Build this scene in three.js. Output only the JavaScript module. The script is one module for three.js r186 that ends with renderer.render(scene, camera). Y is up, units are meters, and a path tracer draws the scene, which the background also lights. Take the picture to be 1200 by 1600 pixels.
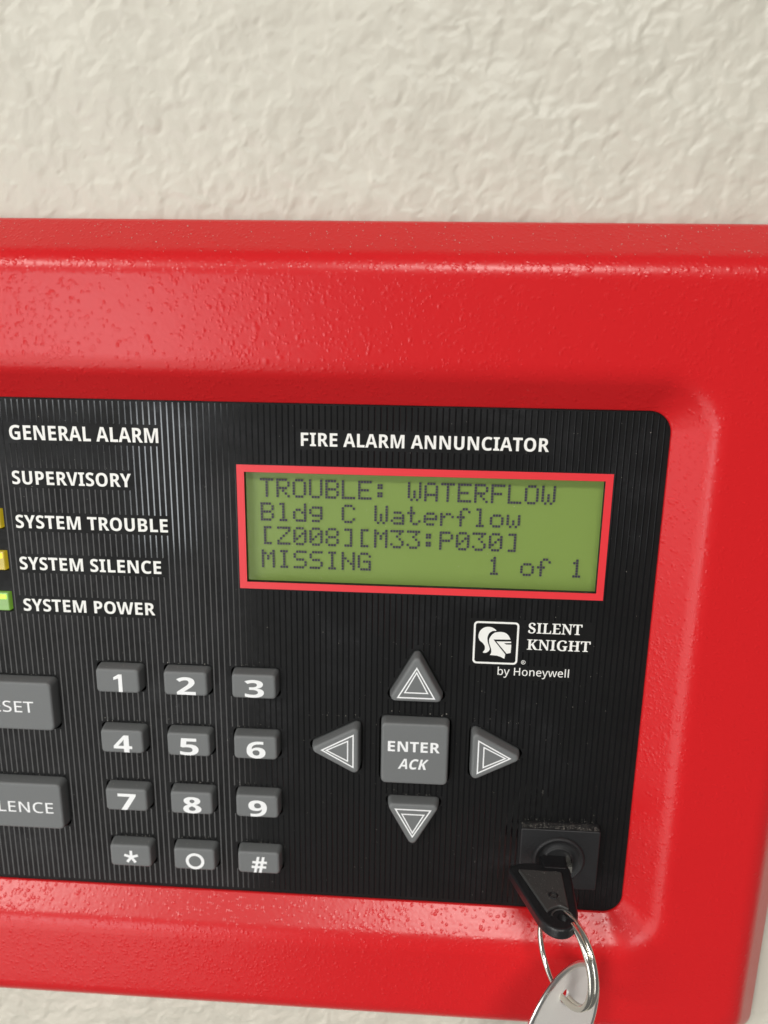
import * as THREE from 'three';
import { FontLoader } from 'three/addons/loaders/FontLoader.js';
import { TextGeometry } from 'three/addons/geometries/TextGeometry.js';
import { mergeGeometries } from 'three/addons/utils/BufferGeometryUtils.js';
import { RectAreaLightUniformsLib } from 'three/addons/lights/RectAreaLightUniformsLib.js';
import { createNoise2D, createNoise3D } from 'simplex-noise';

// ---------------------------------------------------------------- camera, light, exposure
// World: x right, y up, z out of the wall. The annunciator's faceplate lies at z = 0; the painted wall at z = WALL_Z.
const MM = 0.001, WALL_Z = -6.8 * MM;
const scene = new THREE.Scene();
const camera = new THREE.PerspectiveCamera(2 * Math.atan(800 / 1215) * 180 / Math.PI, 0.75, 0.01, 20);
camera.position.set(36.255 * MM, 34.208 * MM, 159.826 * MM);
{
  const r = new THREE.Vector3(0.24615, -0.05873, -0.02226), a = r.length();
  camera.quaternion.setFromAxisAngle(r.normalize(), a).invert();
}
camera.focus = 0.166;
camera.userData.fStop = 13;

const renderer = new THREE.WebGLRenderer({ antialias: true });
renderer.toneMapping = THREE.LinearToneMapping;
renderer.toneMappingExposure = 1.75;
renderer.shadowMap.enabled = true;
RectAreaLightUniformsLib.init();
scene.background = new THREE.Color().setRGB(0.09, 0.09, 0.088);   // dim bounce of the unseen rest of the place

function rng(seed) { let s = seed >>> 0; return () => { s = (s + 0x6D2B79F5) >>> 0; let t = Math.imul(s ^ (s >>> 15), 1 | s); t = (t + Math.imul(t ^ (t >>> 7), 61 | t)) ^ t; return ((t ^ (t >>> 14)) >>> 0) / 4294967296; }; }
const std = (o) => new THREE.MeshStandardMaterial(o);
const phys = (o) => new THREE.MeshPhysicalMaterial(o);
const lin = (r, g, b) => new THREE.Color().setRGB(r, g, b);
function mesh(name, geo, mat, parent) { const m = new THREE.Mesh(geo, mat); m.name = name; m.castShadow = m.receiveShadow = true; parent.add(m); return m; }
function thing(name, label, category, group) { const g = new THREE.Group(); g.name = name; g.userData = { label, category }; if (group) g.userData.group = group; scene.add(g); return g; }

// lamps and window: stand outside the frame; the photograph shows them as highlights on the red bevels and in the glossy pinstripes
function lamp(name, label, category, center, target, w, h, L, color, group) {
  const g = thing(name, label, category, group);
  g.position.set(...center); g.lookAt(...target);
  const white = std({ color: lin(0.7, 0.7, 0.68), roughness: 0.5 });
  const t = 0.03;
  for (const [x, y, sx, sy] of [[0, h / 2 + t / 2, w + 2 * t, t], [0, -h / 2 - t / 2, w + 2 * t, t], [w / 2 + t / 2, 0, t, h], [-w / 2 - t / 2, 0, t, h]]) mesh('frame', new THREE.BoxGeometry(sx, sy, 0.05).translate(x, y, -0.02), white, g);
  mesh(/window|door/.test(category) ? 'pane' : 'diffuser', new THREE.BoxGeometry(w, h, 0.006).translate(0, 0, -0.01), std({ color: lin(0.6, 0.6, 0.6), emissive: color, emissiveIntensity: Math.min(0.8, 0.3 * L), roughness: 0.6 }), g);
  const l = new THREE.RectAreaLight(color, L, w, h); l.rotation.y = Math.PI; l.position.z = 0.004; l.name = 'area'; g.add(l);
  return g;
}
lamp('ceiling_light', 'square white ceiling light panel above the lock side of the red panel', 'ceiling light', [0.25, 1.25, 1.75], [0.25, 0, 1.7501], 0.5, 0.5, 22, lin(1, 0.98, 0.93), 'ceiling lights');
lamp('ceiling_light_001', 'square white ceiling light panel above the number key side of the red panel', 'ceiling light', [-1.28, 1.25, 1.75], [-1.28, 0, 1.7501], 0.6, 0.5, 22, lin(1, 0.98, 0.93), 'ceiling lights');
lamp('window', 'small bright daylight window across from the red panel', 'window', [-0.98, 0.02, 2.1], [-0.98, 0.02, 0], 0.8, 0.5, 2.8, lin(0.94, 0.98, 1.0));
lamp('glass_door', 'wide frosted glass door across from the number keys, below the small window', 'glass door', [-1.35, -1.1, 1.75], [-1.35, -1.1, 0], 1.8, 1.5, 1.0, lin(1.0, 0.985, 0.95));
lamp('narrow_window', 'narrow bright glass strip beside the frosted door', 'window', [-0.615, -0.36, 1.69], [-0.615, -0.36, 0], 0.14, 0.36, 5.5, lin(0.92, 0.97, 1.0));
lamp('side_window', 'wide frosted window on the number key side of the red panel', 'window', [-1.8, -0.1, 0.75], [0, -0.1, 0.2], 1.1, 1.0, 0.75, lin(0.96, 0.98, 1.0));

// ---------------------------------------------------------------- helpers for solid shapes (millimetres in, metres out)
function offsetRounded(pts, inset, r, segs) {          // convex counter-clockwise polygon moved inwards, corners rounded
  const n = pts.length, q = [];
  for (let i = 0; i < n; i++) {
    const a = pts[(i + n - 1) % n], b = pts[i], c = pts[(i + 1) % n];
    const d1 = [b[0] - a[0], b[1] - a[1]], d2 = [c[0] - b[0], c[1] - b[1]];
    const l1 = Math.hypot(...d1), l2 = Math.hypot(...d2);
    const n1 = [-d1[1] / l1, d1[0] / l1], n2 = [-d2[1] / l2, d2[0] / l2];
    const k = 1 / (1 + n1[0] * n2[0] + n1[1] * n2[1]);
    const rr = Math.max(r, 0.02), m = [(n1[0] + n2[0]) * k, (n1[1] + n2[1]) * k];
    const cx = b[0] + m[0] * (inset + rr), cy = b[1] + m[1] * (inset + rr);
    const a1 = Math.atan2(-n1[1], -n1[0]); let a2 = Math.atan2(-n2[1], -n2[0]);
    while (a2 < a1) a2 += 2 * Math.PI;
    for (let s = 0; s <= segs; s++) { const t = a1 + (a2 - a1) * s / segs; q.push([cx + rr * Math.cos(t), cy + rr * Math.sin(t)]); }
  }
  return q;
}
function densify(ring, step) {                            // fixed counts per edge so that rings of one loft correspond
  const out = [];
  ring.forEach((a, i) => { const b = ring[(i + 1) % ring.length], k = step[i] || 1; for (let s = 0; s < k; s++) out.push([a[0] + (b[0] - a[0]) * s / k, a[1] + (b[1] - a[1]) * s / k]); });
  return out;
}
function loft(rings, capTop = false) {                    // rings: [{pts, z}], counter-clockwise, from the back to the front
  const n = rings[0].pts.length, pos = [], uv = [], idx = [];
  for (const { pts, z, flat } of rings) pts.forEach(([x, y], i) => { pos.push(x * MM, y * MM, z * MM); const q = flat ? flat[i] : [x + 0.35 * z, y + 0.35 * z]; uv.push(q[0] * MM, q[1] * MM); });
  for (let k = 0; k + 1 < rings.length; k++) for (let i = 0; i < n; i++) { const j = (i + 1) % n, a = k * n + i, b = k * n + j, c = a + n, d = b + n; idx.push(a, b, d, a, d, c); }
  if (capTop) {
    const last = rings[rings.length - 1], at = pos.length / 3; let cx = 0, cy = 0;
    for (const [x, y] of last.pts) { cx += x / n; cy += y / n; }
    pos.push(cx * MM, cy * MM, last.z * MM); uv.push(cx * MM, cy * MM);
    const o = (rings.length - 1) * n; for (let i = 0; i < n; i++) idx.push(o + i, o + (i + 1) % n, at);
  }
  const g = new THREE.BufferGeometry();
  g.setAttribute('position', new THREE.Float32BufferAttribute(pos, 3)); g.setAttribute('uv', new THREE.Float32BufferAttribute(uv, 2)); g.setIndex(idx); g.computeVertexNormals();
  return g;
}
function capShape(pts, h, { z0 = -2.4, draft = 0.3, fillet = 0.55, r = 1, segs = 6 } = {}) {   // a key cap or block with softened edges
  const rings = [{ pts: offsetRounded(pts, 0, r, segs), z: z0 }, { pts: offsetRounded(pts, draft * 0.5, r, segs), z: (h - fillet) * 0.5 }, { pts: offsetRounded(pts, draft * 0.98, r, segs), z: h - fillet - 0.02 }];
  for (let k = 0; k <= 5; k++) { const t = k / 5 * Math.PI / 2; rings.push({ pts: offsetRounded(pts, draft + fillet * (1 - Math.cos(t)), Math.max(0.15, r - fillet * (1 - Math.cos(t)) * 0.6), segs), z: h - fillet + fillet * Math.sin(t) }); }
  const i2 = draft + fillet + 0.12; rings.push({ pts: offsetRounded(pts, i2, Math.max(0.12, r - fillet * 0.6 - 0.1), segs), z: h });
  return loft(rings, true);
}
const rect = (x0, y0, x1, y1) => [[x0, y0], [x1, y0], [x1, y1], [x0, y1]];
const shapeOf = (pts) => new THREE.Shape(pts.map(([x, y]) => new THREE.Vector2(x * MM, y * MM)));
const pathOf = (pts) => new THREE.Path(pts.map(([x, y]) => new THREE.Vector2(x * MM, y * MM)));
const slab = (shape, z, d) => new THREE.ExtrudeGeometry(shape, { depth: d * MM, bevelEnabled: false, curveSegments: 10 }).translate(0, 0, z * MM);

const load = async (n) => new FontLoader().loadAsync('fonts/droid/' + n + '.typeface.json');
const [sansB, sansR, serifB, serifR] = await Promise.all(['droid_sans_bold', 'droid_sans_regular', 'droid_serif_bold', 'droid_serif_regular'].map(load));
function lettering(str, font, x0, x1, y0, y1, z, d = 0.05, { fit, slant = 0 } = {}) {     // letters whose capitals stand from y0 to y1 and which fill x0..x1
  const g = new TextGeometry(str, { font, size: 1, depth: 1, curveSegments: 5, bevelEnabled: false });
  const ref = new TextGeometry(fit || 'E', { font, size: 1, depth: 1, curveSegments: 3 }); ref.computeBoundingBox();
  if (slant) g.applyMatrix4(new THREE.Matrix4().set(1, slant, 0, 0, 0, 1, 0, 0, 0, 0, 1, 0, 0, 0, 0, 1));
  g.computeBoundingBox(); const b = g.boundingBox, cb = ref.boundingBox;
  const sx = (x1 - x0) / (b.max.x - b.min.x), sy = (y1 - y0) / (cb.max.y - cb.min.y);
  g.translate(-b.min.x, -cb.min.y, 0).scale(sx * MM, sy * MM, d * MM).translate(x0 * MM, y0 * MM, z * MM);
  return g;
}

// ---------------------------------------------------------------- textures
function dataTex(n, f, repeatM) {
  const a = new Uint8Array(n * n * 4);
  for (let i = 0; i < n * n; i++) { const v = Math.max(0, Math.min(255, Math.round(f[i] * 255))); a[4 * i] = a[4 * i + 1] = a[4 * i + 2] = v; a[4 * i + 3] = 255; }
  const t = new THREE.DataTexture(a, n, n); t.wrapS = t.wrapT = THREE.RepeatWrapping; t.magFilter = THREE.LinearFilter; t.repeat.set(1 / repeatM, 1 / repeatM); t.needsUpdate = true; return t;
}
function tileNoise(n, cells, seed) {                       // smooth value noise that tiles
  const r = rng(seed), g = new Float32Array(cells * cells).map(() => r()), f = new Float32Array(n * n);
  for (let y = 0; y < n; y++) for (let x = 0; x < n; x++) {
    const u = x / n * cells, v = y / n * cells, i = Math.floor(u), j = Math.floor(v); let s = u - i, t = v - j; s = s * s * (3 - 2 * s); t = t * t * (3 - 2 * t);
    const i1 = (i + 1) % cells, j1 = (j + 1) % cells, a = g[j * cells + i], b = g[j * cells + i1], c = g[j1 * cells + i], d = g[j1 * cells + i1];
    f[y * n + x] = (a + (b - a) * s) * (1 - t) + (c + (d - c) * s) * t;
  }
  return f;
}
function paintBumps() {                                    // pebbled powder coat: scattered pimples over a fine orange peel; one tile is 90 mm
  const n = 2048, mmPx = n / 90, r = rng(7), f = new Float32Array(n * n), patch = tileNoise(n, 9, 3), peel = tileNoise(n, 150, 5), peel2 = tileNoise(n, 60, 6);
  for (let k = 0; k < 9000; k++) {
    const cx = r() * n, cy = r() * n, p = patch[(Math.floor(cy) % n) * n + Math.floor(cx) % n];
    if (r() > 0.3 + Math.max(0, (p - 0.3) * 1.4)) continue;
    const rad = (0.3 + 0.4 * r() * r() + (r() < 0.03 ? 0.35 : 0)) * mmPx, h = (0.35 + 0.65 * r()) * Math.min(1, rad / (0.6 * mmPx)), ex = 0.75 + 0.5 * r(), R = Math.ceil(rad * 1.5);
    for (let y = -R; y <= R; y++) for (let x = -R; x <= R; x++) { const d = Math.hypot(x / ex, y * ex) / rad; if (d < 1) { const q = 1 - d * d, i = ((Math.floor(cy) + y + n) % n) * n + (Math.floor(cx) + x + n) % n; f[i] = Math.max(f[i], h * q * q); } }
  }
  for (let i = 0; i < n * n; i++) f[i] = f[i] * 0.72 + 0.12 * peel[i] + 0.12 * peel2[i];
  return dataTex(n, f, 0.09);
}
const redBump = paintBumps();
const grain = dataTex(512, (() => { const a = tileNoise(512, 256, 11), b = tileNoise(512, 90, 12); return a.map((v, i) => 0.6 * v + 0.4 * b[i]); })(), 0.03);
const roughGrain = dataTex(512, (() => { const a = tileNoise(512, 20, 21), b = tileNoise(512, 128, 22); return a.map((v, i) => 0.52 + 0.2 * v + 0.2 * b[i]); })(), 0.11);
const wallFine = dataTex(1024, (() => { const a = tileNoise(1024, 60, 31), b = tileNoise(1024, 140, 32), c = tileNoise(1024, 300, 33); return a.map((v, i) => 0.45 * v + 0.35 * b[i] + 0.2 * c[i]); })(), 0.12);

// handling smudges and fine settled dust on the black faceplate: patchy, with a grain
const smudge = (() => {
  const n = 1024, a = tileNoise(n, 7, 41), b = tileNoise(n, 26, 42), c = tileNoise(n, 340, 43), d = tileNoise(n, 90, 44), px = new Uint8Array(n * n * 4);
  for (let i = 0; i < n * n; i++) { const k = Math.max(0, a[i] * 0.6 + b[i] * 0.4 - 0.5) * 2.6, v = 18 + 20 * k * (0.35 + 0.65 * c[i]) * (0.5 + d[i]) + (c[i] > 0.93 ? 10 : 0); px[4 * i] = v; px[4 * i + 1] = v; px[4 * i + 2] = v * 1.03; px[4 * i + 3] = 255; }
  const t = new THREE.DataTexture(px, n, n); t.colorSpace = THREE.SRGBColorSpace; t.wrapS = t.wrapT = THREE.RepeatWrapping; t.magFilter = THREE.LinearFilter; t.repeat.set(1 / 0.13, 1 / 0.13); t.needsUpdate = true; return t;
})();

// ---------------------------------------------------------------- materials
const M = {
  wall: phys({ color: lin(0.61, 0.578, 0.492), roughness: 0.42, bumpMap: wallFine, bumpScale: 0.00007 }),
  red: phys({ color: lin(0.625, 0.011, 0.014), specularIntensity: 0.8, roughness: 0.29, bumpMap: redBump, bumpScale: 0.000085 }),
  plate: phys({ map: smudge, specularIntensity: 0.4, roughness: 0.75, roughnessMap: roughGrain, bumpMap: grain, bumpScale: 0.00002 }),
  stripe: phys({ color: lin(0.003, 0.003, 0.0035), roughness: 0.1 }),
  dark: std({ color: lin(0.006, 0.006, 0.006), roughness: 0.8 }),
  ink: std({ color: lin(0.86, 0.85, 0.81), roughness: 0.5 }),
  keyInk: std({ color: lin(0.86, 0.86, 0.86), roughness: 0.45 }),
  rubber: phys({ color: lin(0.15, 0.155, 0.155), roughness: 0.55, bumpMap: grain, bumpScale: 0.00002 }),
  frameRed: std({ color: lin(0.78, 0.035, 0.045), roughness: 0.4 }),
  lcd: phys({ color: lin(0.165, 0.24, 0.045), roughness: 0.45, emissive: lin(0.3, 0.45, 0.07), emissiveIntensity: 0.1 }),
  dots: std({ color: lin(0.035, 0.02, 0.055), roughness: 0.6 }),
  pane: phys({ color: lin(1, 1, 1), transmission: 1, thickness: 0, roughness: 0.1, ior: 1.49 }),
  lockPlastic: phys({ color: lin(0.013, 0.013, 0.014), roughness: 0.5, bumpMap: grain, bumpScale: 0.00003 }),
  keyPlastic: phys({ color: lin(0.01, 0.01, 0.011), roughness: 0.36, bumpMap: grain, bumpScale: 0.00004 }),
  keyPad: phys({ color: lin(0.05, 0.049, 0.047), roughness: 0.5, bumpMap: grain, bumpScale: 0.00005 }),
  steel: phys({ color: lin(0.72, 0.69, 0.62), metalness: 1, roughness: 0.16 }),
  tagPaper: std({ color: lin(0.88, 0.865, 0.82), roughness: 0.7, bumpMap: grain, bumpScale: 0.00003 }),
  tagRim: phys({ color: lin(0.75, 0.74, 0.72), metalness: 1, roughness: 0.32 }),
  ledYellow: phys({ color: lin(0.5, 0.42, 0.14), roughness: 0.25, transmission: 0.3, emissive: lin(1, 0.72, 0.0), emissiveIntensity: 0.22 }),
  ledGreen: phys({ color: lin(0.28, 0.42, 0.2), roughness: 0.25, transmission: 0.3, emissive: lin(0.45, 1, 0.05), emissiveIntensity: 0.14 }),
  ledYellowCore: std({ color: lin(0.8, 0.6, 0.05), emissive: lin(1, 0.72, 0), emissiveIntensity: 0.5, roughness: 0.3 }),
  ledGreenCore: std({ color: lin(0.4, 0.75, 0.1), emissive: lin(0.45, 1, 0), emissiveIntensity: 0.5, roughness: 0.3 }),
  dust: std({ color: lin(0.46, 0.43, 0.38), roughness: 1 }),
};

// ---------------------------------------------------------------- wall
{
  const n2 = createNoise2D(rng(101)), n3 = createNoise2D(rng(102)), n4 = createNoise2D(rng(103)), r = rng(55);
  const pits = []; for (let k = 0; k < 420; k++) pits.push([-120 + 300 * r(), 45 + 125 * r(), 0.25 + 0.5 * r() * r(), r() < 0.6 ? -0.2 : 0.22]);
  pits.push([63, 71.5, 0.9, -0.45], [133, 74, 1.0, 0.55], [108, 130, 0.8, 0.5]);
  const hash = (i, j, k) => { let h = Math.imul(i, 374761393) ^ Math.imul(j, 668265263) ^ Math.imul(k, 2147483647 - 58); h = Math.imul(h ^ (h >>> 13), 1274126177); return ((h ^ (h >>> 16)) >>> 0) / 4294967296; };
  const pebbles = (x, y, cell, h, k) => {                   // rounded roller stipple: one blob of random place, size and height per cell
    const ci = Math.floor(x / cell), cj = Math.floor(y / cell); let v = 0;
    for (let i = ci - 1; i <= ci + 1; i++) for (let j = cj - 1; j <= cj + 1; j++) { const px = (i + hash(i, j, k)) * cell, py = (j + hash(i, j, k + 1)) * cell, r = cell * (0.35 + 0.45 * hash(i, j, k + 2)), q = ((x - px) ** 2 + (y - py) ** 2) / (r * r); if (q < 4) v += h * (hash(i, j, k + 3) ** 2 - 0.12) * Math.exp(-q * 1.6); }
    return v;
  };
  const height = (x, y) => {
    const wx = x + 1.2 * n3(x / 7, y / 7), wy = y + 1.2 * n3(x / 7 + 40, y / 7);
    const a = n2(wx / 6.5, wy / 6), b = n3(wx / 3.2 + 9, wy / 3), c = n4(wx / 1.7, wy / 1.6), d = n4(x / 30, y / 26), e = n2(x / 0.9 + 70, y / 0.9);
    const lump = (v, lo) => { const t = Math.max(0, v - lo) / (1 - lo); return t * t * (3 - 2 * t); };
    return 0.4 * d + 0.15 * a + 0.07 * b + 0.035 * c + 0.012 * e + 0.6 * pebbles(x, y, 2.3, 0.16, 3) + 0.75 * pebbles(x, y, 1.25, 0.1, 5);
  };
  const span = (lo, hi, step) => { const o = []; for (let v = lo; v < hi - 1e-6; v += step) o.push(v); return o; };
  const xs = [-300, -200, -140, ...span(-110, 160, 0.4), 160, 190, 260, 340], ys = [-300, -240, ...span(-200, -135, 0.4), ...span(-135, 45, 6), ...span(45, 150, 0.4), 150, 200, 260, 330];
  const pos = [], uv = [], idx = [], grid = new Map();
  for (const p of pits) for (let gx = Math.floor(p[0] / 2) - 1; gx <= Math.floor(p[0] / 2) + 1; gx++) for (let gy = Math.floor(p[1] / 2) - 1; gy <= Math.floor(p[1] / 2) + 1; gy++) { const k = gx + ':' + gy; if (!grid.has(k)) grid.set(k, []); grid.get(k).push(p); }
  for (const y of ys) for (const x of xs) {
    const edge = y > -135 && y < 45 ? 0 : 1; let h = edge * height(x, y) * 1.0;
    for (const [px, py, pr, ph] of grid.get(Math.floor(x / 2) + ':' + Math.floor(y / 2)) || []) { const d = Math.hypot(x - px, y - py) / pr; if (d < 1.5) h += ph * Math.exp(-d * d * 2.2); }
    pos.push(x * MM, y * MM, WALL_Z + h * MM); uv.push(x * MM, y * MM);
  }
  const nx = xs.length; for (let j = 0; j + 1 < ys.length; j++) for (let i = 0; i + 1 < nx; i++) { const a = j * nx + i; idx.push(a, a + 1, a + nx + 1, a, a + nx + 1, a + nx); }
  const g = new THREE.BufferGeometry(); g.setAttribute('position', new THREE.Float32BufferAttribute(pos, 3)); g.setAttribute('uv', new THREE.Float32BufferAttribute(uv, 2)); g.setIndex(idx); g.computeVertexNormals();
  const w = mesh('wall', g, M.wall, scene); w.userData = { kind: 'structure', label: 'cream painted wall with rough stippled texture', category: 'wall' };
}

// ---------------------------------------------------------------- annunciator
const panel = thing('fire_alarm_annunciator', 'red wall panel with black faceplate, green text display and grey keys', 'alarm panel');
const X0 = -122, X1 = 84.95, Y0 = -102.75, Y1 = 16.5;      // faceplate opening
{ // cover: one pressed shell, lofted from the lip of the opening out over the front and back to the wall
  const prof = [];                                         // [offset outwards, z, corner radius]
  const arc = (pts, r, n) => {                             // polyline with rounded joints
    const out = [pts[0]];
    for (let i = 1; i + 1 < pts.length; i++) {
      const [a, b, c] = [pts[i - 1], pts[i], pts[i + 1]], la = Math.hypot(a[0] - b[0], a[1] - b[1]), lc = Math.hypot(c[0] - b[0], c[1] - b[1]), q = Math.min(r[i], la * 0.48, lc * 0.48);
      const s = [b[0] + (a[0] - b[0]) / la * q, b[1] + (a[1] - b[1]) / la * q], e = [b[0] + (c[0] - b[0]) / lc * q, b[1] + (c[1] - b[1]) / lc * q];
      for (let k = 0; k <= n; k++) { const t = k / n, u = 1 - t; out.push([u * u * s[0] + 2 * u * t * b[0] + t * t * e[0], u * u * s[1] + 2 * u * t * b[1] + t * t * e[1]]); }
    }
    out.push(pts[pts.length - 1]); return out;
  };
  const p = arc([[0.2, -1.6], [0, 0.35], [7.1, 6], [28.2, 6], [36.2, -4.2], [36.2, WALL_Z / MM + 0.3]], [0, 0.35, 2.6, 3.4, 1.6, 0], 8);
  const fine = []; p.forEach((a, i) => { const b = p[i + 1]; if (!b) { fine.push(a); return; } const k = Math.max(1, Math.min(8, Math.round(Math.hypot(b[0] - a[0], b[1] - a[1]) / 3))); for (let s = 0; s < k; s++) fine.push([a[0] + (b[0] - a[0]) * s / k, a[1] + (b[1] - a[1]) * s / k]); });
  const segs = 14, steps = []; for (let c = 0; c < 4; c++) { for (let s = 0; s < segs; s++) steps.push(1); steps.push(c % 2 ? 24 : 16); }
  let s = 0;                                               // length along the profile, so that the paint's texture keeps its scale on the bevels
  const rings = fine.map(([o, z], i) => {
    if (i) s += Math.hypot(o - fine[i - 1][0], z - fine[i - 1][1]);
    const r = o <= 8 ? 4.6 + o * 0.8 : 4.6 + 6.4 - (o - 8) / 20 * 5.5;
    return { pts: densify(offsetRounded(rect(X0, Y0, X1, Y1), -o, Math.max(4.5, r), segs), steps), z, flat: densify(offsetRounded(rect(X0, Y0, X1, Y1), -s, Math.max(4.5, r), segs), steps) };
  });
  const g = loft(rings.reverse());                          // from the wall to the opening
  mesh('cover', g, M.red, panel);
}

// keys: outline polygons (mm, counter-clockwise) at the faceplate
const KX = [-32.55, -16.95, -1.4], KY = [-46.75, -62.05, -77.35, -92.65], HK = 2.5;
const keyDefs = [];
['1', '2', '3', '4', '5', '6', '7', '8', '9', '*', '0', '#'].forEach((c, i) => { const x = KX[i % 3], y = KY[Math.floor(i / 3)]; keyDefs.push({ name: 'number_key', c, x, y, pts: rect(x - 5.3, y - 3.25, x + 5.3, y + 3.25), r: 0.9 }); });
keyDefs.push({ name: 'reset_key', pts: rect(-69.8, -60.5, -48.0, -47.75), r: 1.2 }, { name: 'silence_key', pts: rect(-69.8, -86.7, -48.0, -73.95), r: 1.2 });
keyDefs.push({ name: 'enter_key', pts: rect(27.15, -69.75, 42.85, -53.9), r: 1.1 });
const CX = 35.0, CY = -61.75;
const tri = (pts) => pts;
keyDefs.push({ name: 'arrow_key', dir: 'up', pts: tri([[28.2, -49.1], [41.8, -49.1], [CX, -36.6]]), r: 1.0 });
keyDefs.push({ name: 'arrow_key', dir: 'down', pts: tri([[CX, -86.9], [41.8, -74.4], [28.2, -74.4]]), r: 1.0 });
keyDefs.push({ name: 'arrow_key', dir: 'left', pts: tri([[22.6, CY - 6.8], [22.6, CY + 6.8], [10.1, CY]]), r: 1.0 });
keyDefs.push({ name: 'arrow_key', dir: 'right', pts: tri([[47.6, CY + 6.8], [47.6, CY - 6.8], [60.1, CY]]), r: 1.0 });
const leds = [['ledYellow', -7.9, -12.3], ['ledYellow', -17.5, -21.95], ['ledGreen', -27.1, -31.55]];

// faceplate with its cut-outs
const WX0 = -2.7, WX1 = 72.85, WY0 = -22.7, WY1 = 1.75;
const plateShape = shapeOf(offsetRounded(rect(X0 - 0.4, Y0 - 0.4, X1 + 0.4, Y1 + 0.4), 0, 4.4, 8));
for (const k of keyDefs) plateShape.holes.push(pathOf(offsetRounded(k.pts, -0.35, k.r + 0.3, 5).reverse()));
plateShape.holes.push(pathOf(rect(WX0, WY0, WX1, WY1).reverse()));
for (const [, t, b] of leds) plateShape.holes.push(pathOf(rect(-61.8, b - 0.15, -56.45, t + 0.15).reverse()));
const plate = mesh('faceplate', slab(plateShape, -1.2, 1.2), M.plate, panel);
mesh('back_board', new THREE.BoxGeometry((X1 - X0 + 2) * MM, (Y1 - Y0 + 2) * MM, 1.2 * MM).translate((X0 + X1) / 2 * MM, (Y0 + Y1) / 2 * MM, -6.6 * MM), M.dark, panel);

// printed words: [text, font, x0, x1, y0, y1]
const words = [
  ['GENERAL ALARM', sansB, -53.2, -20.85, 7.5, 10.6], ['SUPERVISORY', sansB, -53.6, -27.3, -2.25, 0.7], ['SYSTEM TROUBLE', sansB, -53.8, -19.85, -12.1, -9.15],
  ['SYSTEM SILENCE', sansB, -53.9, -21.85, -21.7, -18.75], ['SYSTEM POWER', sansB, -54.0, -23.8, -31.5, -28.6], ['FIRE ALARM ANNUNCIATOR', sansB, 9.5, 60.85, 7.65, 10.45],
];
for (const [t, f, a, b, c, d] of words) mesh('lettering', lettering(t, f, a, b, c, d, 0.0), M.ink, plate);
mesh('lettering', lettering('SILENT', serifB, 59.0, 70.6, -32.4, -29.98, 0), M.ink, plate);
mesh('lettering', lettering('KNIGHT', serifB, 58.95, 72.65, -36.28, -33.85, 0), M.ink, plate);
mesh('lettering', lettering('by Honeywell', sansR, 52.87, 68.5, -42.55, -40.72, 0, 0.05, { fit: 'H' }), M.ink, plate);
{ // emblem: rounded frame with a plumed helmet in profile
  const E = (x, y) => [47.15 + ((x - 112) + (y - 110) * 0.033) / 388 * 9.9, -30.02 - ((y - 110) - (x - 112) * 0.039) / 358 * 9.97];
  const parts = [];
  const fr = shapeOf(offsetRounded(rect(47.2, -40.0, 57.05, -30.02), 0, 0.9, 6)); fr.holes.push(pathOf(offsetRounded(rect(47.2, -40.0, 57.05, -30.02), 0.42, 0.55, 6).reverse()));
  parts.push(slab(fr, 0, 0.05));
  const smooth = (pts) => { const c = new THREE.CatmullRomCurve3(pts.map(([x, y]) => { const q = E(x, y); return new THREE.Vector3(q[0], q[1], 0); }), true, 'centripetal'); return c.getPoints(60).slice(0, -1).map((v) => [v.x, v.y]); };
  parts.push(slab(shapeOf(smooth([[304, 193], [282, 172], [245, 160], [200, 166], [165, 195], [152, 238], [162, 272], [190, 296], [207, 322], [208, 352], [192, 376], [222, 378], [250, 352], [245, 325], [233, 290], [229, 250], [245, 212], [275, 194]])), 0, 0.05));
  parts.push(slab(shapeOf([[330, 203], [352, 204], [375, 209], [395, 220], [410, 236], [420, 254], [426, 268], [280, 266], [384, 392], [378, 430], [345, 414], [310, 403], [252, 398], [262, 385], [265, 370], [262, 345], [250, 312], [244, 290], [243, 272], [248, 255], [258, 238], [272, 222], [290, 210], [308, 205]].map(([x, y]) => E(x, y))), 0, 0.05));
  parts.push(slab(shapeOf([[306, 283], [432, 285], [432, 297], [372, 297], [388, 309], [434, 311], [430, 380], [396, 387]].map(([x, y]) => E(x, y))), 0, 0.05));
  const circ = (r) => Array.from({ length: 24 }, (_, i) => [58.38 + r * Math.cos(i / 12 * Math.PI), -39.33 + r * Math.sin(i / 12 * Math.PI)]);
  const ro = shapeOf(circ(0.48)); ro.holes.push(pathOf(circ(0.37).reverse())); parts.push(slab(ro, 0, 0.05));
  parts.push(lettering('R', sansB, 58.21, 58.56, -39.55, -39.12, 0));
  mesh('emblem', mergeGeometries(parts.map((g) => g.index ? g.toNonIndexed() : g)), M.ink, plate);
}
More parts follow.
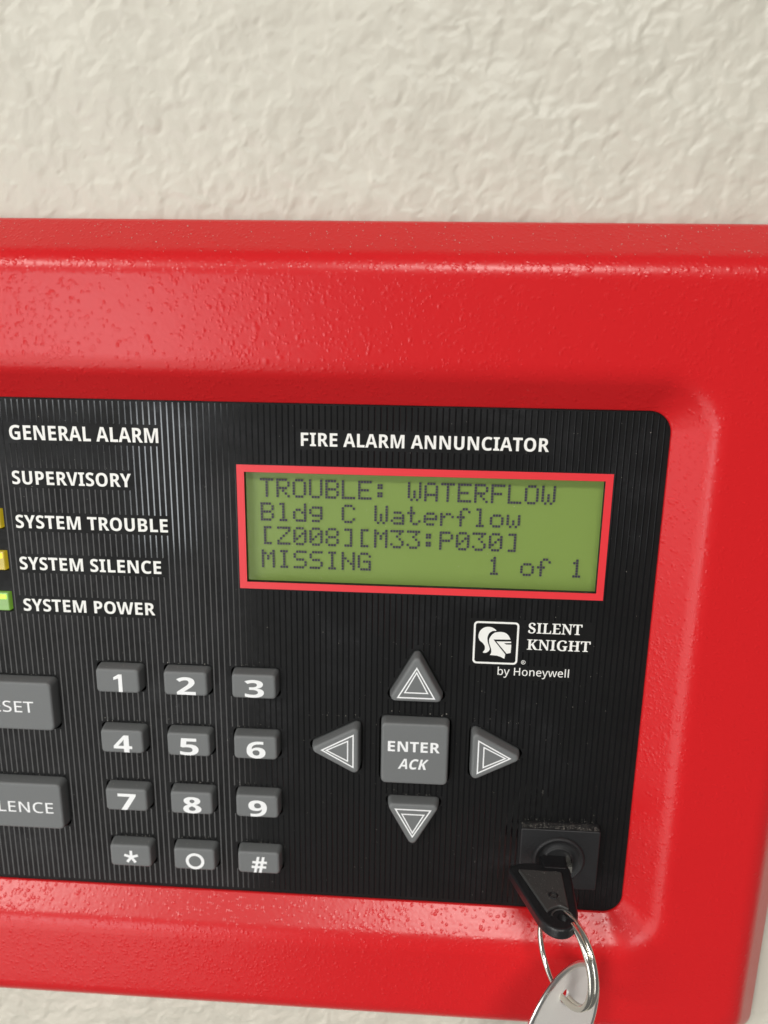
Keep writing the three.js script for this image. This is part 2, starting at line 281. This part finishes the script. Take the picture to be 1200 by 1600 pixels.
{ // glossy pinstripes, interrupted round the printing and the cut-outs
  const clear = words.map(([, , a, b, c, d]) => [a - 0.7, b + 0.7, c - 0.75, d + 0.75]);
  clear.push([46.6, 57.7, -40.6, -29.4], [57.8, 73.3, -36.9, -29.4], [52.3, 69.1, -43.6, -40.2], [-4.6, 74.7, -24.6, 3.6], [59.6, 78.6, -95.1, -79.0], [-62.2, -56.0, -32, -7.4]);
  for (const k of keyDefs) if (!k.dir) { const xs = k.pts.map((q) => q[0]), ys = k.pts.map((q) => q[1]); clear.push([Math.min(...xs) - 0.5, Math.max(...xs) + 0.5, Math.min(...ys) - 0.5, Math.max(...ys) + 0.5]); }
  const inTri = (pts, x) => { let lo = 1e9, hi = -1e9; pts.forEach((a, i) => { const b = pts[(i + 1) % 3]; for (const s of [x - 0.5, x, x + 0.5]) if ((a[0] - s) * (b[0] - s) <= 0 && a[0] !== b[0]) { const y = a[1] + (b[1] - a[1]) * (s - a[0]) / (b[0] - a[0]); lo = Math.min(lo, y); hi = Math.max(hi, y); } }); return lo < hi ? [lo - 0.6, hi + 0.6] : null; };
  const pos = [], idx = [];
  for (let x = -35.39 - 1.282 * 67; x < X1 - 0.6; x += 1.282) {
    const cuts = clear.filter(([a, b]) => x > a && x < b).map(([, , c, d]) => [c, d]);
    for (const k of keyDefs) if (k.dir) { const t = inTri(k.pts, x); if (t) cuts.push(t); }
    cuts.sort((a, b) => a[0] - b[0]);
    const inset = x > X1 - 4.4 ? 4.4 - Math.sqrt(Math.max(0, 4.4 ** 2 - (x - X1 + 4.4) ** 2)) : 0;
    let y = Y0 + 0.9 + inset; const end = Y1 - 0.35 - inset, segs = [];
    for (const [c, d] of cuts) { if (c > y + 0.2) segs.push([y, Math.min(c, end)]); y = Math.max(y, d); }
    if (y < end) segs.push([y, end]);
    for (const [a, b] of segs) {                                // a low flat-topped rib with sloping flanks
      const w = 0.15, f = 0.03, h = 0.03, k = pos.length / 3;
      for (const yy of [a, b]) for (const [dx, z] of [[-w - f, 0], [-w, h], [w, h], [w + f, 0]]) pos.push((x + dx) * MM, yy * MM, (z + 0.001) * MM);
      for (let i = 0; i < 3; i++) idx.push(k + i, k + i + 4, k + i + 5, k + i, k + i + 5, k + i + 1);
    }
  }
  let g = new THREE.BufferGeometry(); g.setAttribute('position', new THREE.Float32BufferAttribute(pos, 3)); g.setIndex(idx.flatMap((v, i) => i % 3 ? [] : [idx[i], idx[i + 2], idx[i + 1]])); g = g.toNonIndexed(); g.computeVertexNormals();
  const s = mesh('pinstripe', g, M.stripe, plate); s.userData.kind = 'stuff'; s.userData.label = 'thin glossy black vertical stripes on the faceplate';
}

// display
{
  const fr = shapeOf(rect(-4.35, -24.3, 74.45, 3.35)); fr.holes.push(pathOf(rect(WX0 - 0.05, WY0 - 0.05, WX1 + 0.05, WY1 + 0.05).reverse()));
  mesh('display_frame', slab(fr, 0, 0.06), M.frameRed, panel);
  mesh('display_window', slab(shapeOf(rect(WX0 + 0.05, WY0 + 0.05, WX1 - 0.05, WY1 - 0.05)), -0.75, 0.02), M.pane, panel);
  const screen = mesh('display_screen', new THREE.BoxGeometry(84 * MM, 33 * MM, 2 * MM).translate(35 * MM, -10.4 * MM, -3.95 * MM), M.lcd, panel);
  const F = { T: '11111 00100 00100 00100 00100 00100 00100', R: '11110 10001 10001 11110 10100 10010 10001', O: '01110 10001 10001 10001 10001 10001 01110', U: '10001 10001 10001 10001 10001 10001 01110', B: '11110 10001 10001 11110 10001 10001 11110', L: '10000 10000 10000 10000 10000 10000 11111', E: '11111 10000 10000 11110 10000 10000 11111', ':': '00000 01100 01100 00000 01100 01100 00000', W: '10001 10001 10001 10101 10101 10101 01010', A: '01110 10001 10001 10001 11111 10001 10001', F: '11111 10000 10000 11110 10000 10000 10000', l: '01100 00100 00100 00100 00100 00100 01110', d: '00001 00001 01101 10011 10001 10001 01111', g: '00000 01111 10001 10001 01111 00001 01110', C: '01110 10001 10000 10000 10000 10001 01110', a: '00000 00000 01110 00001 01111 10001 01111', t: '01000 01000 11100 01000 01000 01001 00110', e: '00000 00000 01110 10001 11111 10000 01110', r: '00000 00000 10110 11001 10000 10000 10000', f: '00110 01001 01000 11100 01000 01000 01000', o: '00000 00000 01110 10001 10001 10001 01110', w: '00000 00000 10001 10001 10101 10101 01010', '[': '01110 01000 01000 01000 01000 01000 01110', ']': '01110 00010 00010 00010 00010 00010 01110', Z: '11111 00001 00010 00100 01000 10000 11111', 0: '01110 10001 10011 10101 11001 10001 01110', 8: '01110 10001 10001 01110 10001 10001 01110', 3: '11111 00010 00100 00010 00001 10001 01110', M: '10001 11011 10101 10101 10001 10001 10001', P: '11110 10001 10001 11110 10000 10000 10000', I: '01110 00100 00100 00100 00100 00100 01110', S: '01111 10000 10000 01110 00001 00001 11110', N: '10001 10001 11001 10101 10011 10001 10001', G: '01110 10001 10000 10111 10001 10001 01111', 1: '00100 01100 00100 00100 00100 00100 01110' };
  const dot = new THREE.BoxGeometry(0.5 * MM, 0.5 * MM, 0.03 * MM), cache = {};
  ['TROUBLE: WATERFLOW', 'Bldg C Waterflow', '[Z008][M33:P030]', 'MISSING       1 of 1'].forEach((line, j) => [...line].forEach((c, i) => {
    if (c === ' ') return;
    cache[c] ||= mergeGeometries(F[c].split(' ').flatMap((row, y) => [...row].flatMap((b, x) => b === '1' ? [dot.clone().translate((x * 0.6 + 0.275) * MM, -(y * 0.6 + 0.275) * MM, 0)] : [])));
    const m = mesh('character', cache[c], M.dots, screen); m.position.set(i * 3.55 * MM, -j * 5.35 * MM, -2.6 * MM);
  }));
}

// keys
for (const k of keyDefs) {
  const body = mesh(k.name, capShape(k.pts, HK, { r: k.r }), M.rubber, panel), z = HK, ink = (g) => mesh('legend', g, M.keyInk, body);
  if (k.c) {
    const cx = k.x + 0.15, base = k.y - 2.6, top = k.y + 1.7;
    if (k.c === '*') {                                             // five-armed star
      const arms = []; for (let i = 0; i < 5; i++) arms.push(new THREE.BoxGeometry(0.66 * MM, 1.75 * MM, 0.05 * MM).translate(0, 0.87 * MM, i * 0.002 * MM).rotateZ(i * 0.4 * Math.PI)); ink(mergeGeometries(arms).translate(cx * MM, (k.y - 0.25) * MM, (z + 0.025) * MM));
    } else if (k.c === '1') {
      ink(slab(shapeOf([[0.1, 0], [0.98, 0], [0.98, 4.3], [0.2, 4.3], [-1.0, 3.55], [-1.0, 2.9], [0.1, 3.3]].map(([x, y]) => [cx - 0.05 + x, base + y])), z, 0.05));
    } else if (k.c === '0') {
      const el = (a, b) => Array.from({ length: 40 }, (_, i) => [cx + a * Math.cos(i / 20 * Math.PI), (base + top) / 2 + b * Math.sin(i / 20 * Math.PI)]), o = shapeOf(el(2.25, 2.2)); o.holes.push(pathOf(el(1.52, 1.5).reverse())); ink(slab(o, z, 0.05));
    } else { const wide = k.c === '#' ? 3.7 : 4.35; ink(lettering(k.c, sansB, cx - wide / 2, cx + wide / 2, base, top, z, 0.05, { fit: k.c })); }
  } else if (k.name === 'reset_key') ink(lettering('RESET', sansR, -65.3, -52.75, -55.6, -52.85, z));
  else if (k.name === 'silence_key') ink(lettering('SILENCE', sansR, -68.4, -50.55, -82.0, -79.2, z));
  else if (k.name === 'enter_key') { ink(lettering('ENTER', sansB, 28.95, 40.65, -61.2, -58.65, z)); ink(lettering('ACK', sansB, 31.3, 38.25, -65.55, -63.0, z, 0.05, { slant: 0.25 })); }
  else {                                                            // double triangle outline
    const turn = { up: 0, down: Math.PI, left: Math.PI / 2, right: -Math.PI / 2 }[k.dir], c = { up: [CX, -45.35], down: [CX, -78.55], left: [18.6, CY], right: [51.75, CY] }[k.dir];
    const put = (pts) => pts.map(([x, y]) => [c[0] + x * Math.cos(turn) - y * Math.sin(turn), c[1] + x * Math.sin(turn) + y * Math.cos(turn)]);
    const outer = [[-4.3, -2.6], [4.3, -2.6], [0, 5.0]], mid = [[-2.75, -1.35], [2.75, -1.35], [0, 3.95]], geos = [];
    for (const [t, w] of [[outer, 0.3], [mid, 0.28]]) { const s = shapeOf(put(t)); s.holes.push(pathOf(put(offsetRounded(t, w, 0.02, 1)).reverse())); geos.push(slab(s, z, 0.05)); }
    ink(mergeGeometries(geos));
  }
}
for (const [m, t, b] of leds) { const l = mesh('indicator_light', capShape(rect(-61.9, b, -56.9, t), 0.6, { r: 0.25, fillet: 0.25, draft: 0.1 }), M[m], panel); mesh('glowing_core', capShape(rect(-61.5, t - 1.7, -57.3, t - 0.35), 0.66, { z0: 0.3, r: 0.3, fillet: 0.15, draft: 0.05 }), M[m + 'Core'], l); }

// key switch
const LX = 68.9, LY = -86.95;
{
  const sw = mesh('key_switch', capShape(rect(59.85, -95.0, 78.1, -79.2), 2.8, { z0: 0.0, draft: 0.12, fillet: 0.25, r: 0.4 }), M.lockPlastic, panel);
  const lat = [[0.02, 2.6], [2.9, 2.6], [2.9, 3.35], [3.15, 3.55], [3.5, 3.2], [3.6, 2.92], [4.3, 2.86], [4.9, 3.0], [5.2, 3.45], [5.55, 3.5], [5.85, 3.2], [5.95, 2.7]].map(([r, z]) => new THREE.Vector2(r * MM, z * MM));
  mesh('collar', new THREE.LatheGeometry(lat, 48).rotateX(Math.PI / 2).translate(LX * MM, LY * MM, 0), M.lockPlastic, sw);
  mesh('keyway', new THREE.CylinderGeometry(2.85 * MM, 2.85 * MM, 0.9 * MM, 32).rotateX(Math.PI / 2).translate(LX * MM, LY * MM, 2.9 * MM), M.lockPlastic, sw);
}

// ---------------------------------------------------------------- key, ring and tag
{
  const k = thing('switch_key', 'black plastic headed key standing in the lock of the red panel', 'key');
  // head outline in x and z (distance from the faceplate), lying level with its broad face up
  const out = [[56.5, 7.2], [60.5, 5.6], [70.9, 5.6], [70.6, 13], [70.2, 21.0], [69.2, 24.0], [67.2, 25.6], [65.0, 25.7], [63.2, 24.6], [61.9, 22.8]];
  const soft = (pts, r) => { const o = []; pts.forEach((b, i) => { const a = pts[(i + pts.length - 1) % pts.length], c = pts[(i + 1) % pts.length]; const la = Math.hypot(a[0] - b[0], a[1] - b[1]), lc = Math.hypot(c[0] - b[0], c[1] - b[1]), q = Math.min(r, la * 0.45, lc * 0.45); for (let k = 0; k <= 5; k++) { const t = k / 5, u = 1 - t; o.push([0, 1].map((m) => u * u * (b[m] + (a[m] - b[m]) / la * q) + 2 * u * t * b[m] + t * t * (b[m] + (c[m] - b[m]) / lc * q))); } }); return o; };
  const mk = (raw, hole) => { const pts = soft(raw, hole ? 2.2 : 0.5); const s = new THREE.Shape(pts.map(([x, z]) => new THREE.Vector2(x * MM, -z * MM))); if (hole) { const h = new THREE.Path(); h.absellipse(hole[0] * MM, -hole[1] * MM, hole[2] * MM, hole[2] * MM, 0, 2 * Math.PI, true); s.holes.push(h); } return s; };
  const headY = -85.9, th = 2.6, hole = [66.7, 22.2, 1.7];
  const head = new THREE.ExtrudeGeometry(mk(out, hole), { depth: (th - 1.2) * MM, bevelEnabled: true, bevelThickness: 0.6 * MM, bevelSize: 0.6 * MM, bevelOffset: -0.6 * MM, bevelSegments: 4, curveSegments: 20 }).rotateX(-Math.PI / 2).translate(0, (headY - th + 0.6) * MM, 0);
  const hd = mesh('head', head, M.keyPlastic, k);
  const pad = new THREE.ExtrudeGeometry(mk([[58.9, 8.7], [68.5, 8.9], [68.3, 20.4], [66.4, 19.3], [64.6, 20.2], [63.6, 21.2]].reverse()), { depth: 0.25 * MM, bevelEnabled: true, bevelThickness: 0.3 * MM, bevelSize: 0.3 * MM, bevelOffset: -0.3 * MM, bevelSegments: 3 }).rotateX(-Math.PI / 2).translate(0, (headY + 0.0) * MM, 0);
  mesh('label_pad', pad, M.keyPad, hd);
  mesh('raised_mark', new THREE.TorusGeometry(0.85 * MM, 0.2 * MM, 10, 32).rotateX(Math.PI / 2).translate(65.6 * MM, (headY + 0.58) * MM, 16.6 * MM), M.keyPlastic, hd);
  mesh('raised_mark', new THREE.TorusGeometry(2.2 * MM, 0.2 * MM, 10, 40, Math.PI).rotateX(-Math.PI / 2).translate(66.7 * MM, (headY + 0.1) * MM, 22.2 * MM), M.keyPad, hd);
  mesh('neck', capShapeY(), M.keyPlastic, k);
  mesh('blade', new THREE.BoxGeometry(5 * MM, 1.6 * MM, 4 * MM).translate(LX * MM, LY * MM, 4.2 * MM), M.steel, k);
  function capShapeY() { const g = capShape(rect(64.4, headY - 2.5, 70.6, headY + 0.35), 7.4, { z0: 3.3, draft: 0.2, fillet: 0.5, r: 0.8 }); return g; }
}
{
  const ringG = thing('key_ring', 'shiny split steel ring hanging from the black key', 'key ring');
  // a split ring: two turns of flattened wire
  const a = -0.41, n = new THREE.Vector3(Math.cos(a), -0.02, Math.sin(a)).normalize(), u = new THREE.Vector3().crossVectors(new THREE.Vector3(0, 1, 0), n).normalize(), v = new THREE.Vector3().crossVectors(n, u);
  const C = new THREE.Vector3(68.2, -95.7, 21.9), R = 9.5, pts = [], N = 160, turns = 1.45;
  for (let i = 0; i <= N; i++) { const t = i / N, an = 1.73 + t * turns * 2 * Math.PI, s = THREE.MathUtils.smoothstep((t * turns) % 1, 0.9, 1) + Math.floor(t * turns); pts.push(C.clone().addScaledVector(u, R * Math.cos(an)).addScaledVector(v, R * Math.sin(an)).addScaledVector(n, (s - 0.5) * 1.15).multiplyScalar(MM)); }
  mesh('wire', new THREE.TubeGeometry(new THREE.CatmullRomCurve3(pts), 320, 0.62 * MM, 12), M.steel, ringG);
}
{
  const tg = thing('key_tag', 'round white paper key tag with metal rim on the split ring', 'key tag');
  const n = new THREE.Vector3(Math.cos(0.77), 0.04, Math.sin(0.77)).normalize(), u = new THREE.Vector3().crossVectors(new THREE.Vector3(0, 1, 0), n).normalize(), v = new THREE.Vector3().crossVectors(n, u);
  tg.matrixAutoUpdate = true; tg.quaternion.setFromRotationMatrix(new THREE.Matrix4().makeBasis(u, v, n)); tg.position.set(68.2 * MM, -114.2 * MM, 22.3 * MM);
  const R = 14.6, s = new THREE.Shape(); s.absarc(0, 0, (R - 0.4) * MM, 0, 2 * Math.PI); const h = new THREE.Path(); h.absellipse(0.7 * MM, 8.1 * MM, 1.35 * MM, 1.5 * MM, 0, 2 * Math.PI, true); s.holes.push(h);
  mesh('paper_disc', new THREE.ExtrudeGeometry(s, { depth: 0.5 * MM, bevelEnabled: false, curveSegments: 64 }).translate(0, 0, -0.25 * MM), M.tagPaper, tg);
  const prof = []; for (let i = 0; i <= 12; i++) { const t = i / 12 * 2 * Math.PI; prof.push(new THREE.Vector2((R - 0.55 + 0.75 * Math.cos(t)) * MM, 0.5 * Math.sin(t) * MM)); }
  mesh('rim', new THREE.LatheGeometry(prof, 96).rotateX(Math.PI / 2), M.tagRim, tg);
}

// ---------------------------------------------------------------- dust
{
  const r = rng(909), gs = [], tet = new THREE.TetrahedronGeometry(1, 0);
  const fleck = (x, y, z, s) => gs.push(tet.clone().scale(s * (0.6 + 0.8 * r()) * MM, s * (0.6 + 0.8 * r()) * MM, s * 0.5 * MM).rotateZ(r() * 6.3).translate(x * MM, y * MM, z * MM));
  for (let i = 0; i < 420; i++) { const t = r(); fleck(-75 + 190 * r(), 45.6 + 6.6 * t, 5.0 - 8.4 * t, 0.07 + 0.09 * r() * r()); }
  for (let i = 0; i < 260; i++) fleck(-60 + 143 * r(), -101 + 116 * r(), 0.03, 0.05 + 0.07 * r() * r());
  for (const k of keyDefs) { const xs = k.pts.map((q) => q[0]), ys = k.pts.map((q) => q[1]), x0 = Math.min(...xs), x1 = Math.max(...xs), y1 = Math.max(...ys); for (let i = 0; i < 9; i++) fleck(x0 + 0.5 + (x1 - x0 - 1) * r(), y1 + 0.5 + 1.4 * r() * r(), 0.03, 0.05 + 0.09 * r() * r()); if (!k.dir) for (let i = 0; i < 7; i++) { const t = r(); fleck(x0 + 1 + (x1 - x0 - 2) * r(), y1 - 0.05 - 0.25 * t, 0.5 + 1.3 * t, 0.05 + 0.05 * r()); } }
  for (let i = 0; i < 260; i++) fleck(60.2 + 17.6 * r(), -79.21 - 0.06 * r(), 0.3 + 2.1 * r(), 0.06 + 0.07 * r() * r());
  for (let i = 0; i < 45; i++) fleck(60.5 + 17 * r(), -79 + 1.2 * r() * r(), 0.03, 0.04 + 0.06 * r() * r());
  for (let i = 0; i < 70; i++) { const t = r(); fleck(60 + 3.5 * t + (8 - 4.5 * t) * r(), -85.36, 9 + 9.5 * t, 0.05 + 0.06 * r() * r()); };
  for (let i = 0; i < 22; i++) fleck(WX0 + 1 + 73 * r(), WY0 + 1 + 22 * r(), -0.7, 0.05 + 0.05 * r());
  const d = mesh('dust', mergeGeometries(gs), M.dust, scene); d.userData = { kind: 'stuff', label: 'pale dust specks lying on the panel, keys and lock', category: 'dust' };
}

renderer.render(scene, camera);
